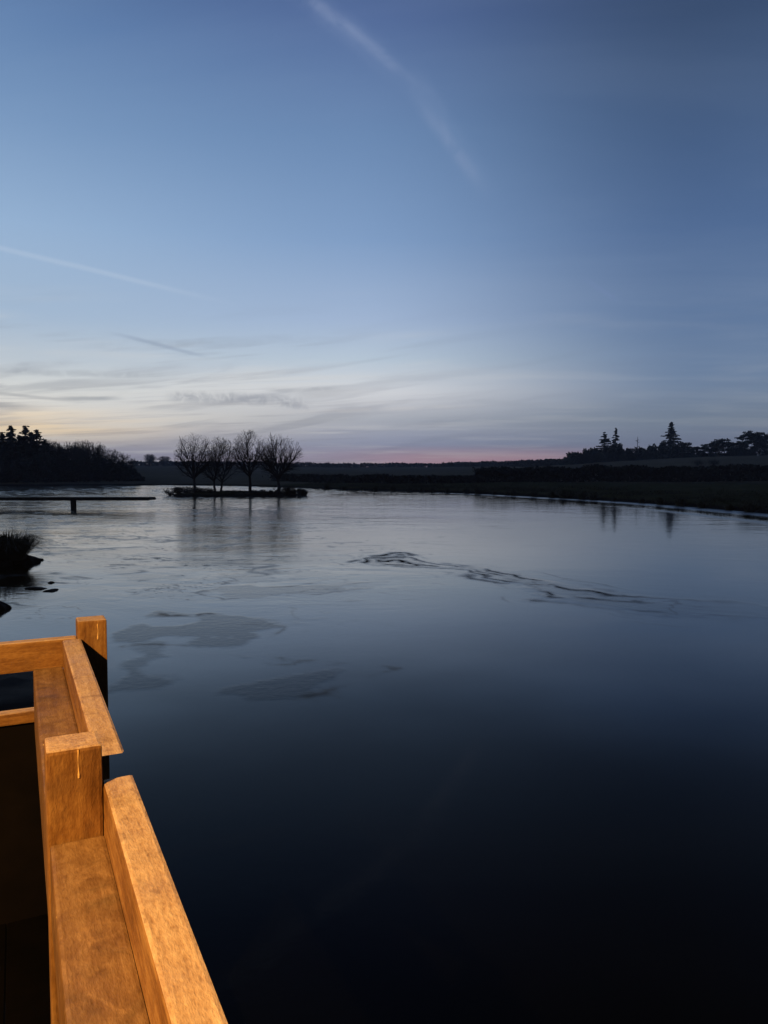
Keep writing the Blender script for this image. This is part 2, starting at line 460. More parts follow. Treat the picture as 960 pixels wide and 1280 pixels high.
def skin_layer(sx, sy, ox, oy, thr, soft, strength, mask):
    """overlapping sheets of skin ice with frayed rims; returns interior mask and rim lines"""
    n = fbm(qx * sx + ox, qy * sy + oy, 6)
    inside = np.clip((n - thr) / (soft * (1 + RR / 30)), 0, 1) * mask * strength
    brk = np.clip((fbm(X * .8 + ox, Y * .8 + oy, 4) - .46) * 7, 0, 1)
    rim_ = np.exp(-((n - thr) / (.006 + .0005 * RR)) ** 2) * mask * brk
    return inside, rim_
for args in ((.15, .30, 5, 21, .520, .010, .75, leftside), (.42, .85, 31, 4, .545, .016, .60, leftside), (.07, .16, 61, 44, .55, .012, .55, np.clip((20 - A) / 30, .15, 1) * np.clip((RR - 16) / 8, 0, 1)),
             (.9, 1.8, 11, 84, .60, .02, .4, leftside * np.clip((40 - RR) / 15, 0, 1))):
    i_, r_ = skin_layer(*args)
    patch = np.maximum(patch, i_); edge = np.maximum(edge, r_ * .85)
wdt = .09 + .0065 * RR
chan = np.clip(-sd_c / .45, 0, 1)
fadec = np.clip((RR * np.sin(np.radians(33 - A))) / 4.0, .2, 1)
cedge = np.exp(-(sd_c / wdt) ** 2) * (.15 + .85 * np.clip((fbm(X * 1.2 + 40, Y * 1.2) - .42) * 6, 0, 1))
edge = np.maximum(edge, cedge * fadec * np.clip((27 - A) / 16, .45, 1))
# free cracks, where the skin has split and frozen again
cr_n = fbm(X * .20 + 9 + .8 * fbm(X * .6, Y * .6), Y * .34 + 2, 4)
crack = np.exp(-((cr_n - .5) / (.008 + .0006 * RR)) ** 2) * np.clip((fbm(X * .12 + 31, Y * .12) - .50) * 7, 0, 1) * np.clip((10 - A) / 16, 0, 1) * np.clip((RR - 7.5) / 4, 0, 1)
edge = np.maximum(edge, crack * .8)
# rippled water: more towards the far left, calm near and on the right
rip = np.clip((RR - 9) / 22, 0, 1) * np.clip((14 - A) / 26, .16, 1) * (.35 + .65 * np.clip((fbm(X * .07 + 3, Y * .12 + 8, 3) - .36) * 4, 0, 1))
rip = np.maximum(rip, chan * .12 * fadec)
patch = np.maximum(patch, .75 * chan * fadec * np.clip((fbm(X * .6 + 3, Y * 1.1) - .26) * 4, .45, 1))
ch2 = np.abs(fbm(qx * .5 + 13, qy * 1.2 + 3, 5) - .5)
edge = np.maximum(edge, chan * fadec * np.exp(-(ch2 / .016) ** 2) * .9)
for k, off in enumerate((.35, .8, 1.3)):        # ridged lines that follow the rim of the refrozen channel
    edge = np.maximum(edge, fadec * np.exp(-((sd_c + off * (.6 + .8 * fbm(X * .3 + k, Y * .3))) / (.06 + .004 * RR)) ** 2) * np.clip((fbm(X * .7 + 9 * k, Y * .9 + k) - .36) * 7, 0, 1) * .95)
    edge = np.maximum(edge, fadec * np.exp(-((sd_c - .5 * off) / (.04 + .003 * RR)) ** 2) * np.clip((fbm(X * .5 + 5 * k + 60, Y * .7 + k) - .56) * 7, 0, 1) * .6)
broad = np.clip((fbm(qx * .22 + 77, qy * .40 + 15, 5) - .40) * 5, 0, 1) * np.clip((22 - A) / 30, .1, 1)
fineM = np.clip((fbm(qx * 1.1 + 7, qy * 2.4 + 5, 5) - .44) * 6, 0, 1) * leftside
patch = np.maximum(patch, .24 * broad + .26 * fineM)
streak = np.exp(-((fbm(X * .35 + 3, Y * 1.5 + 44, 5) - .5) / (.010 + .0006 * RR)) ** 2) * np.clip((fbm(X * .2 + 13, Y * .3 + 4) - .45) * 6, 0, 1) * leftside
edge = np.maximum(edge, streak * .7)
# rime along the shore
offs = shore_r(A) - RR
rim = np.exp(-((offs - .8 - 2.0 * fbm(X * .1, Y * .1)) / (1.5 + .8 * fbm(X * .3, Y * .3))) ** 2) * np.clip((A - 2) / 6, 0, 1)
rim = np.maximum(rim, .5 * np.exp(-((offs - 7 - 3.5 * fbm(X * .08 + 5, Y * .08)) / 1.2) ** 2) * np.clip((A - 14) / 8, 0, 1))
ice = np.clip((RR - 5.0 + (fbm(X * .4 + 8, Y * .4) - .5) * 3) / 8.0, 0, 1); ice = ice * ice * (3 - 2 * ice)
frost = np.clip((9 - A) / 22, 0, 1) * np.clip((RR - 8) / 7, 0, 1) * (.55 + .45 * np.clip((fbm(qx * .3 + 91, qy * .6 + 7, 5) - .40) * 6, 0, 1))
na, nr = A.shape
Zw = edge * .004 * np.clip(RR / 25, .25, 1) * np.clip((fbm(X * 3, Y * 3) - .3) * 2, 0, 1)
V = np.stack([X, Y, Zw], -1).reshape(-1, 3)
idx = np.arange(na * nr).reshape(na, nr); i2 = np.roll(idx, -1, axis=0)
Fc = np.stack([idx[:, :-1], idx[:, 1:], i2[:, 1:], i2[:, :-1]], -1).reshape(-1, 4)[:, ::-1]
me = bpy.data.meshes.new('water')
me.vertices.add(len(V)); me.vertices.foreach_set('co', V.ravel())
me.loops.add(Fc.size); me.loops.foreach_set('vertex_index', Fc.ravel().astype(np.int32))
me.polygons.add(len(Fc)); me.polygons.foreach_set('loop_start', np.arange(0, Fc.size, 4, dtype=np.int32))
me.update(calc_edges=True)
me.polygons.foreach_set('use_smooth', [True] * len(me.polygons))
for nm, arr in (('patch', patch), ('edge', edge), ('ripple', rip), ('rime', rim), ('ice', ice), ('frost', frost)):
    at = me.attributes.new(nm, 'FLOAT', 'POINT'); at.data.foreach_set('value', arr.reshape(-1).astype(np.float32))
def water_material():
    m, t, b = material('pond_water_and_thin_ice')
    at = lambda n: Sk(t, t.node('ShaderNodeAttribute', attribute_name=n).outputs['Fac'])
    pa, ed, ri, rm = at('patch'), at('edge'), at('ripple'), at('rime')
    ice = at('ice')
    fr = at('frost')
    P = geopos(t)
    w1 = t.noise(t.scale(P, (.75, 1.1, 1)), .55, 4, .55, 1.1)
    w2 = t.noise(P, 2.6, 4, .6, .7)
    w3 = t.noise(P, .11, 3, .5, .4)
    w4 = t.noise(P, 9.0, 3, .6)
    hgt = w1 * .55 * (ri * .55 + .015) + w2 * .10 * (ri * .5 + .015) + w3 * .35 * (ri * .5 + .03) + w4 * .018 * (pa * 1.0 + ri * .6 + rm * .6 + .005)
    n1 = bump(t, hgt, 1.0, .17)
    rough = .03 + t.smooth(w3, .3, .7, 0.0, .025) + pa * .05 + ri * .02 + rm * .30 + ed * .25
    col = t.mix(pa * .6, (.0006, .0007, .0009), (.003, .0034, .004))
    col = t.mix(rm * .7, col, (.16, .168, .18))
    setp(t, b, Base_Color=col, Roughness=rough, IOR=1.15 + ice * (.45 - pa * .36) + rm * .45 + fr * t.math('SUBTRACT', .55, pa * .45), Specular_IOR_Level=t.math('SUBTRACT', .5, ed * .46 + pa * .12), Normal=n1)
    return m
tag(link('water', me, water_material()), 'dark pond with a skin of thin ice', 'water', kind='structure')

# ------------------------------------------------------------------ timber railing on the platform
HS = .45                                   # one unit of the railing's layout, in metres
AZ = math.atan((20 - 480) / 932.3)
rail = empty('timber_railing', (0, 0, 0), -AZ)
tag(rail, 'lamp-lit orange timber railing of square posts and edge boards beside the water', 'railing')
def box(name, l0, l1, s0, s1, d0, d1, mat, parent, bev=.006, jig=0.0, seg=2, cut=0.0):
    """box in the railing's frame: l sideways, s along, d down from the eye (units of HS)"""
    bm = bmesh.new(); bmesh.ops.create_cube(bm, size=1)
    lo = Vector((l0 * HS, s0 * HS, H - d1 * HS)); hi = Vector((l1 * HS, s1 * HS, H - d0 * HS))
    for v in bm.verts:
        v.co = Vector([lo[k] if v.co[k] < 0 else hi[k] for k in range(3)])
        if cut and v.co.y < (lo.y + hi.y) / 2 and v.co.z < (lo.z + hi.z) / 2: v.co.y += cut * HS   # end sawn on a slant
        if jig: v.co += Vector((random.uniform(-jig, jig), random.uniform(-jig, jig), random.uniform(-jig, jig) * .5))
    if bev: bmesh.ops.bevel(bm, geom=bm.edges[:], offset=bev, segments=seg, affect='EDGES', profile=.6)
    me = bpy.data.meshes.new(name); bm.to_mesh(me); bm.free()
    return link(name, me, mat, parent)
DECK = 3.02                                # depth of the deck below the eye
WATER = H / HS
near_post = box('post', .070, .260, 2.867, 3.048, 1.0, WATER + .9, M_wood_post, rail)
far_post = box('post', .356, .548, 5.517, 5.705, 1.035, WATER + .9, M_wood_post, rail)
box('post', .070, .260, -1.2, -1.01, 1.0, WATER + .9, M_wood_post, rail)
box('post', -3.19, -3.0, 5.66, 5.85, 1.0, WATER + .9, M_wood_post, rail)
box('edge_board', .263, .376, -1.3, 2.925, 1.15, 1.42, M_wood_long, rail, jig=.0015)
box('edge_board', .259, .376, 3.17, 5.512, 1.15, 1.40, M_wood_long, rail, jig=.0015, cut=.85)
box('shelf_board', .076, .262, -1.005, 2.863, 1.335, 1.62, M_wood_shaded, rail)
box('shelf_board', .072, .258, 3.052, 5.526, 1.335, 1.76, M_wood_shaded, rail)
box('end_board', -3.3, .352, 5.53, 5.64, 1.15, 1.352, M_wood_cross, rail, jig=.001)
box('lower_rail', -3.0, .352, 5.53, 5.64, 1.625, 1.705, M_wood_cross, rail)
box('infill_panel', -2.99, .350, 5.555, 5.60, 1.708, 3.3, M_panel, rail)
def drip(parent, l, s, d0, d1, w):
    mb = MB(); k = 9; pr = None
    rng = random.Random(int(l * 1000))
    for i in range(k):
        t0 = i / k; t1 = (i + 1) / k
        o = lambda t: (l * HS + .0005 * math.sin(t * 7 + l * 9), s * HS + .0005, H - (d0 + (d1 - d0) * t) * HS)
        ww = lambda t: w * (.6 + .25 * math.sin(t * 8 + 1) + (.4 if t > .85 else 0))
        mb.tube(o(t0), o(t1), ww(t0), ww(t1), 8)
    return mb.build('resin_drip', M_resin, parent, smooth=True)
drip(near_post, .178, 2.867, 1.005, 1.11, .0017)
drip(far_post, .488, 5.517, 1.06, 1.17, .0025)

# deck of the platform
deck = empty('timber_platform', (0, 0, 0), -AZ)
tag(deck, 'dark boarded platform floor below the railing', 'platform')
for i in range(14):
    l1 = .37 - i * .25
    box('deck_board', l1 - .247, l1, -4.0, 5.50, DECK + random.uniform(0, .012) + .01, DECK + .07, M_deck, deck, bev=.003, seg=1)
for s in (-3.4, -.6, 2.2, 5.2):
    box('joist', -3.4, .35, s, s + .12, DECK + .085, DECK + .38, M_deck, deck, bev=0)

# ------------------------------------------------------------------ the lamp that lights the railing
ur = Vector((math.sin(AZ), math.cos(AZ), 0)); vr = Vector((math.cos(AZ), -math.sin(AZ), 0))
edge_z = H - 1.15 * HS
lp = vr * (.376 * HS - 2.3) + ur * (-.35) + Vector((0, 0, edge_z + 2.3))
lamp = bpy.data.lights.new('porch_lamp', 'SPOT'); lo = bpy.data.objects.new('porch_lamp', lamp); C.objects.link(lo)
lamp.energy = 1340; lamp.color = (1.0, .555, .175); lamp.shadow_soft_size = .03
lamp.spot_size = R(62); lamp.spot_blend = .6
tgt = vr * (.25 * HS) + ur * (3.2 * HS) + Vector((0, 0, H - 1.2 * HS))
lo.location = lp
lo.rotation_euler = (tgt - lp).to_track_quat('-Z', 'Y').to_euler()

# ------------------------------------------------------------------ trees
def bare_tree(rng, height, width, trunk_frac=.28, levels=6, stems=1, r0=None, up=.22, spread=.55, twig_r=.008, fan=3, lean=.04, pct=97, dome=False):
    """winter tree: returns (trunk MB, crown MB), scaled to height and width"""
    segs = []
    r0 = r0 or height * .022
    for s in range(stems):
        base = np.array([(s - (stems - 1) / 2) * height * .05, 0, -.15])
        d = np.array([lean * rng.normal() + (s - (stems - 1) / 2) * .22, lean * rng.normal(), 1.0]); d /= np.linalg.norm(d)
        stack = [(base, d, height * trunk_frac, r0 / math.sqrt(stems), 0)]
        while stack:
            p, d, L, r, lv = stack.pop()
            k = 3 if lv < 3 else 2
            for j in range(k):
                d2 = d + rng.normal(size=3) * (.05 if lv == 0 else .075); d2[2] += up * .22 * (lv > 0)
                d2 /= np.linalg.norm(d2)
                q = p + d2 * L / k
                ra = r * (1 - .28 * j / k); rb = r * (1 - .28 * (j + 1) / k)
                segs.append((p, q, ra, rb, lv)); p = q; d = d2
                if lv in (1, 2, 3) and j < k - 1 and rng.random() < .75:
                    side = rnd_dirs(rng, 1)[0]; dd = d + side * .85; dd[2] += .1; dd /= np.linalg.norm(dd)
                    stack.append((p, dd, L * .62, max(r * .42, twig_r), lv + 2))
            if lv >= levels: continue
            n = fan if lv in (0, 1) else (2 if rng.random() < .62 else 3)
            ph = rng.random() * 6.28
            for c in range(n):
                a = ph + c * 2 * PI / n + rng.normal() * .25
                e = np.cross(d, (0.3, .2, 1)); e /= np.linalg.norm(e) + 1e-9; f = np.cross(d, e)
                sp = spread * (1.15 if lv < 2 else .85) * (.7 + .5 * rng.random())
                dd = d + (e * math.cos(a) + f * math.sin(a)) * sp; dd[2] += up * .5; dd /= np.linalg.norm(dd)
                stack.append((p, dd, L * (.80 if lv else .66) * (.8 + .35 * rng.random()), max(r * .70 / math.sqrt(n) * 1.15, twig_r), lv + 1))
    P = np.array([s[1] for s in segs])
    sz = height / np.percentile(P[:, 2], 97 if dome else 99.5); wx = np.percentile(np.hypot(P[:, 0], P[:, 1]), pct)
    sxy = (width / 2) / wx
    S = np.array([sxy, sxy, sz])
    tr, cr_ = MB(), MB()
    for p, q, a, b, lv in segs:
        if dome and lv > 2:
            e = q * S
            if (math.hypot(e[0], e[1]) / (width * .53)) ** 2.2 + abs((e[2] - height * .58) / (height * .43)) ** 2.2 > 1 + .05 * rng.normal(): continue
        (tr if lv == 0 else cr_).tube(p * S, q * S, a, b, 6 if lv < 2 else (4 if lv < 4 else 3))
    return tr, cr_
def vase_tree(rng, h, w, fork=.27, stems=1, limbs=11, r0=.15, twig=.0062):
    """pollarded waterside tree: short trunk, limbs fanning from one fork, each feathered with side branches and twigs"""
    trs, cr_ = [], MB()
    C0 = np.array([0, 0, h * .57]); rad = np.array([w / 2, w / 2, h * .435])
    def to_edge(p, d):
        q = (p - C0) / rad; e = d / rad
        a = e @ e; b = 2 * q @ e; c = q @ q - 1
        D = b * b - 4 * a * c
        return (-b + math.sqrt(D)) / (2 * a) if D > 0 else 0
    def branch(p, d, L, r, lv):
        n = max(3, int(L / .28)) if lv < 2 else 3
        for j in range(n):
            d = d + rng.normal(size=3) * (.055 if lv < 2 else .10) + np.array([0, 0, .035 if lv < 2 else .015]); d = d / np.linalg.norm(d)
            q = p + d * L / n
            ra, rb = r * (1 - .75 * j / n), r * (1 - .75 * (j + 1) / n)
            cr_.tube(p, q, max(ra, twig), max(rb, twig * .8), 5 if lv == 0 else (4 if lv == 1 else 3)); p = q
            if lv < 3:
                for k in range([3, 2, 1][lv] if j else 0):
                    if rng.random() < .24: continue
                    s_ = rnd_dirs(rng, 1)[0]; s_ = s_ - d * (s_ @ d); s_ /= np.linalg.norm(s_)
                    dd = d * rng.uniform(.75, 1.0) + s_ * rng.uniform(.45, .85); dd /= np.linalg.norm(dd)
                    room = to_edge(p, dd) * rng.uniform(.45, 1.12)
                    l2 = min(room, L * [.50, .55, .60][lv] * rng.uniform(.6, 1.15))
                    if l2 > .10: branch(p, dd, l2, max(ra * .5, twig), lv + 1)
    for s in range(stems):
        tr = MB(); trs.append(tr)
        o = np.array([(s - (stems - 1) / 2) * .45, rng.normal() * .05, -.25]); lean = np.array([(s - (stems - 1) / 2) * .22 + rng.normal() * .05, rng.normal() * .05, 1.0])
        p = o
        for j in range(4):
            q = o + lean * (h * fork + .25) * (j + 1) / 4 + rng.normal(size=3) * .02 * np.array([1, 1, 0])
            rr = r0 / math.sqrt(stems)
            tr.tube(p, q, rr * (1.15 - .12 * j), rr * (1.03 - .12 * j), 8); p = q
        m = limbs // stems + (stems > 1)
        for k in range(m):
            a = k * 2.399 + rng.normal() * .3; tilt = R(62) * math.sqrt((k + .4) / m)
            d = np.array([math.sin(tilt) * math.cos(a), math.sin(tilt) * math.sin(a), math.cos(tilt)])
            st = p - lean * h * rng.uniform(0, .07)
            branch(st, d, to_edge(st, d) * rng.uniform(.84, 1.05), r0 * .50 / math.sqrt(stems), 0)
    return trs, cr_
def tree_thing(name, trunk, crown, label, cat, loc, rz=0, group=None, mt=M_bark, mc=M_twig):
    o = empty(name, loc, rz); tag(o, label, cat, group)
    for tk in (trunk if isinstance(trunk, list) else [trunk]): tk.build('trunk', mt, o)
    crown.build('crown', mc, o)
    return o

# --- the islet and its four trees
IY = 69.0
def islet():
    mb = MB(); n = 96; rings = 12
    c = column(293, IY)
    hl = (column(383, IY).x - column(204, IY).x) / 2; hw = 3.6
    v = [(c.x, c.y, .42)]
    for k in range(1, rings + 1):
        t = k / rings
        for i in range(n):
            a = i * 2 * PI / n
            rr = 1 + .10 * math.sin(3 * a + 1) + .07 * math.sin(7 * a) + .05 * math.sin(13 * a + 2)
            z = .42 * (1 - t ** 2.2) - .30 * max(0, t - .86) / .14 + random.uniform(-.05, .05) * (t < .9)
            v.append((c.x + hl * t * rr * math.cos(a), c.y + hw * t * rr * math.sin(a), z))
    mb.add(v, [(0, 1 + i, 1 + (i + 1) % n) for i in range(n)])
    f = []
    for k in range(rings - 1):
        for i in range(n):
            a = 1 + k * n + i; b = 1 + k * n + (i + 1) % n
            f.append((a, a + n, b + n, b))
    m2 = MB(); m2.v = mb.v; m2.n = mb.n; m2.f = mb.f + [np.array(f)]
    tag(m2.build('islet_ground', M_ground, smooth=True), 'low dark islet in the pond', 'islet', kind='structure')
islet()
def pxm(px, Y): return px * Y / 932.3
isl = [(244, 540, 44, 1, 11, 'leftmost bare round-headed tree on the islet, single straight trunk'),
       (272, 545, 46, 2, 12, 'twin-stemmed bare tree on the islet, lowest and second from its left end'),
       (311, 537, 46, 1, 13, 'tallest bare tree on the islet, open vase of branches'),
       (349, 541, 52, 1, 14, 'broadest bare tree on the islet, farthest from the wood, dense dome of twigs')]
for (x, yt, w, st, sd, lab) in isl:
    rng = np.random.default_rng(sd)
    Yt = IY + rng.uniform(-1.2, 1.2)
    p = column(x, Yt, .34)
    h = height_at(yt, Yt) - .34
    tr, cr_ = vase_tree(rng, h, pxm(w * 1.22, Yt), fork=[.27, .24, .30, .26][sd - 11], stems=st, limbs=[11, 12, 10, 13][sd - 11])
    tree_thing('bare_tree', tr, cr_, lab, 'tree', p, rng.uniform(0, 6), 'bare trees on the islet')

# --- brushy plants on the islet
def bush_mesh(rng, r, h, n=420, twigs=60):
    mb = MB()
    for k in range(6):
        c = (rng.normal() * r * .4, rng.normal() * r * .4, h * rng.uniform(.25, .6))
        leaf_cloud(mb, rng, n // 6, c, (r * .55, r * .55, h * .4), .055)
    for k in range(twigs):
        a = rng.random() * 6.28; q = rng.random() * r * .6
        mb.tube((q * math.cos(a) * .3, q * math.sin(a) * .3, 0), (r * rng.normal() * .45, r * rng.normal() * .45, h * rng.uniform(.6, 1.1)), .012, .005, 3)
    return mb
def rush_mesh(rng, r, h, n=260, w=.012, droop=.4):
    mb = MB(); a_, b_, c_ = [], [], []
    for k in range(n):
        a = rng.random() * 6.28; q = r * .35 * math.sqrt(rng.random())
        p0 = np.array([q * math.cos(a), q * math.sin(a), 0.0])
        hh = h * rng.uniform(.55, 1.05); out = r * rng.uniform(.1, 1.0)
        dirn = np.array([math.cos(a), math.sin(a), 0]); side = np.array([-math.sin(a), math.cos(a), 0]) * w
        pm = p0 + dirn * out * .45 + np.array([0, 0, hh * .68]); pt = p0 + dirn * out + np.array([0, 0, hh * (1 - droop * out / r)])
        a_ += [p0 - side, pm - side * .8, pm - side * .8]; b_ += [p0 + side, p0 + side, pm + side * .8]; c_ += [pm - side * .8, pm + side * .8, pt]
    mb.tris(np.array(a_), np.array(b_), np.array(c_)); return mb
rngb = np.random.default_rng(5)
b_proto = [bush_mesh(rngb, .95, 1.0, 520, 80).build('waterside_bush', M_brush) for _ in range(2)]
b_proto += [rush_mesh(rngb, .75, 1.0, 300, .02).build('rush_clump', M_reed)]
ispots = [(212, .5, 0), (222, .75, 0), (232, .8, 1), (243, .75, 0), (254, .7, 1), (262, .6, 0), (284, .45, 1), (296, .5, 0), (306, .45, 2), (318, .5, 1), (328, .5, 0), (338, .55, 2), (350, .55, 1),
          (360, .85, 0), (367, .6, 2), (376, .9, 2), (380, .7, 2)]
used = set()
for j, (x, s, k) in enumerate(ispots):
    o = b_proto[k] if k not in used else b_proto[k].copy()
    if k in used: C.objects.link(o)
    used.add(k)
    Yb = IY - rngb.uniform(.3, 2.3) * (1 - abs(x - 293) / 120)
    o.location = column(x, Yb, .12 if abs(x - 293) < 75 else .0); o.scale = (s * 1.3, s * 1.1, s); o.rotation_euler = (0, 0, rngb.uniform(0, 6))
    if k == 2: tag(o, 'dark clump of rushes on the low islet under the bare trees', 'rushes', 'rush clumps on the islet')
    else: tag(o, 'low dark leafless bush on the islet beneath the bare trees', 'bush', 'low bushes on the islet')

# --- the wood on the left bank
def conifer(rng, h, w, gaps=.15, n_wh=30, droop=.25, needle=.12, thin_top=1.0, per=6):
    tr, cr_ = MB(), MB()
    tr.tube((0, 0, -.3), (0, 0, h * .55), h * .014, h * .008, 6); tr.tube((0, 0, h * .55), (0, 0, h), h * .008, .015, 5)
    for k in range(n_wh):
        t = .08 + .92 * (k + rng.normal() * .6) / n_wh; z = h * min(max(t, .03), .99)
        L0 = w / 2 * (max(0, 1 - t) ** thin_top) * (.6 + .7 * rng.random()) + .10
        for j in range(per):
            if rng.random() < gaps: continue
            a = rng.random() * 6.28; L = L0 * rng.uniform(.3, 1.45)
            d = np.array([math.cos(a), math.sin(a), -droop * rng.uniform(-.4, 1.2)])
            o = np.array([0, 0, min(z + rng.normal() * h * .012, h * .995)])
            cr_.tube(o, o + d * L, .03, .012, 3)
            m = max(4, int(16 * L))
            u = rng.random(m) ** .8
            c = o + np.outer(u, d * L) + rng.normal(size=(m, 3)) * np.array([.05, .05, .03]) * (1 + L * .3)
            ax = d * needle * rng.uniform(.6, 1.4, m)[:, None] + rnd_dirs(rng, m) * needle * .4
            ay = rnd_dirs(rng, m) * needle * .45; ay[:, 2] -= needle * .25
            cr_.quads(c, ax, ay)
    return tr, cr_
rngf = np.random.default_rng(21)
protos_bare = []
for k in range(5):
    tr, cr_ = bare_tree(np.random.default_rng(40 + k), 9.0, 5.2 + k * .35, trunk_frac=.34, levels=6, r0=.15, up=.26, spread=.58, twig_r=.024, fan=3, pct=90, dome=True)
    protos_bare.append(tree_thing('woodland_tree', tr, cr_, 'bare tree', 'tree', (0, 0, 0)))
protos_con = []
for k in range(3):
    tr, cr_ = conifer(np.random.default_rng(60 + k), 10.0, 4.4, gaps=.05, n_wh=56, needle=.17, thin_top=.9, per=7)
    protos_con.append(tree_thing('spruce_tree', tr, cr_, 'spruce', 'tree', (0, 0, 0), mc=M_needle))
usedp = set()
def place(proto, loc, s, rz, label, group, sxy=None, cat=None):
    o = proto if proto.name not in usedp else copy_tree(proto)
    usedp.add(proto.name)
    o.location = loc; o.rotation_euler = (0, 0, rz); o.scale = (sxy or s, sxy or s, s)
    tag(o, label, cat, group); return o
# skyline of the wood: column -> row of the tops
SKYL = [(-60, 528), (-20, 531), (10, 536), (30, 537), (48, 540), (60, 547), (80, 551), (100, 552), (118, 555), (135, 562), (148, 566), (160, 571), (166, 578), (172, 588), (180, 597)]
def sky_row(x): return float(np.interp(x, [p[0] for p in SKYL], [p[1] for p in SKYL]))
con_front = [(-6, 541, 128), (4, 540, 131), (15, 532, 126), (25, 544, 130), (33, 532, 127), (40, 540, 130), (47, 537, 126), (57, 549, 129)]
for i, (x, yt, Yd) in enumerate(con_front):
    p = column(x, Yd); p.z = land_at(p) - .1; s = (height_at(yt, Yd) - p.z) / 10
    lab = 'dark pointed spruce at the edge of the wood on the left bank'
    if x == 15: lab = 'tall narrow spruce spiking highest above the wood, nearest the picture edge'
    if x == 33: lab = 'sharp-tipped spruce standing above its neighbours at the wood, next to the bare trees'
    place(protos_con[i % 3], p, s, rngf.uniform(0, 6), lab, 'spruces in the wood on the left bank', sxy=s * 1.45)
bare_front = [(64, 548), (72, 552), (80, 553), (88, 551), (95, 553), (103, 548), (109, 551), (117, 550), (125, 555), (131, 557), (141, 560), (149, 563), (159, 566), (165, 573)]
for i, (x, yt) in enumerate(bare_front):
    Yd = rngf.uniform(126, 142) + (x - 64) * .10
    p = column(x, Yd); p.z = land_at(p) - .1; s = (height_at(yt, Yd) - p.z) / 9
    lab = 'bare tree in the front row of the dark wood on the left bank'
    if x == 159: lab = 'small bare tree at the low end of the left wood, apart on the skyline'
    place(protos_bare[i % 5], p, s, rngf.uniform(0, 6), lab, 'bare trees along the left wood', sxy=s * .95)
for i in range(26):
    x = rngf.uniform(-70, 158); Yd = rngf.uniform(138, 165)
    p = column(x, Yd); p.z = land_at(p) - .1
    s = (height_at(sky_row(x) + rngf.uniform(2, 9), Yd) - p.z) / (10 if x < 55 and i % 2 else 9)
    if x < 55 and i % 2: place(protos_con[i % 3], p, s, rngf.uniform(0, 6), 'dark pointed spruce at the edge of the wood on the left bank', 'spruces in the wood on the left bank')
    else: place(protos_bare[i % 5], p, s, rngf.uniform(0, 6), 'bare tree deep inside the dark wood on the left bank', 'bare trees inside the left wood')
# undergrowth that closes the wood below the crowns
mb = MB()
for i in range(230):
    x = rngf.uniform(-80, 176); Yd = rngf.uniform(123, 150) + max(0, x - 60) * .12
    p = column(x, Yd); p.z = land_at(p)
    top = height_at(sky_row(x) + (1 if x < 62 else 7), Yd) - p.z
    hh = max(.25, top * rngf.uniform(.4, .95))
    leaf_cloud(mb, rngf, 170, (p.x, p.y, p.z + hh * .5), (min(1.5, .5 + hh * .4), 1.5, hh * .52), .24)
tag(mb.build('undergrowth', M_brush), 'dark undergrowth filling the wood on the left bank', 'undergrowth', kind='stuff')

# --- two small trees out on the far field, left of the islet
for (x, yt, sd, lab) in [(187, 568, 3, 'small round bare tree alone on the far field, the nearer to the left wood'), (206, 571, 4, 'small round bare tree alone on the far field, the one nearer the islet')]:
    tr, cr_ = vase_tree(np.random.default_rng(sd + 200), height_at(yt, 380) - height_at(583, 380) + 1.2, pxm(21, 380), fork=.24, limbs=7, r0=.24, twig=.011)
    p = column(x, 380); p.z = land_at(p) - .6
    tree_thing('field_tree', tr, cr_, lab, 'tree', p, group='lone trees on the far field')

# --- treeline on the far ridge
fx = [(380, 578, 430), (388, 577, 440), (396, 580, 430), (404, 578, 445), (411, 576.5, 430), (417, 579, 440), (338, 581, 440), (362, 580, 440),
      (566, 580, 420), (574, 578, 410), (582, 577.5, 405), (590, 578.5, 400), (598, 579, 395), (607, 580, 390), (616, 580.5, 390), (626, 579, 380), (636, 578, 370), (646, 575.5, 360),
      (655, 574, 350), (663, 576, 350), (671, 574, 345), (679, 576, 340), (688, 577, 335), (696, 574, 330), (704, 575, 320),
      (545, 582, 450), (430, 582, 470), (446, 583, 480), (466, 582.5, 480), (500, 582.5, 480), (522, 582, 470)]
for i, (x, yt, Yd) in enumerate(fx):
    p = column(x, Yd); p.z = land_at(p) - .6
    hgt = max(2.5, height_at(yt, Yd) - p.z)
    lab = 'small hazy bare tree along the far ridge under the pink sky' if x > 540 else 'small hazy tree on the far ridge just right of the islet'
    place(protos_bare[(i * 3) % 5], p, hgt / 9, rngf.uniform(0, 6), lab, 'distant trees east along the far ridge' if x > 540 else 'distant trees on the far ridge beyond the islet', sxy=hgt / 9 * rngf.uniform(1.0, 1.35))

# --- hedges
def hedge(name, pts, h, w, n, leaf, label, mat=M_brush, seed=1, lump=.35, sink=.1):
    rng = np.random.default_rng(seed); mb = MB()
    P = np.array([[p.x, p.y] for p in pts]); seg = np.linalg.norm(np.diff(P, axis=0), axis=1); cum = np.concatenate([[0], np.cumsum(seg)])
    u = rng.random(n) * cum[-1]
    x = np.interp(u, cum, P[:, 0]); y = np.interp(u, cum, P[:, 1])
    hh = h * (1 - lump + 2 * lump * fbm(u * .35 + seed, u * 0 + seed, 4))
    z = np.array([land_at((a, b)) for a, b in zip(x, y)]) - sink + (hh + sink) * rng.random(n) ** .75
    c = np.stack([x + rng.normal(size=n) * w * .35, y + rng.normal(size=n) * w * .35, z], 1)
    ax = rnd_dirs(rng, n); ay = np.cross(ax, rnd_dirs(rng, n)); ay /= np.linalg.norm(ay, axis=1)[:, None]
    s = leaf * (.5 + rng.random(n))[:, None]
    mb.quads(c, ax * s, ay * s * .6)
    return tag(mb.build(name, mat), label, 'hedge')
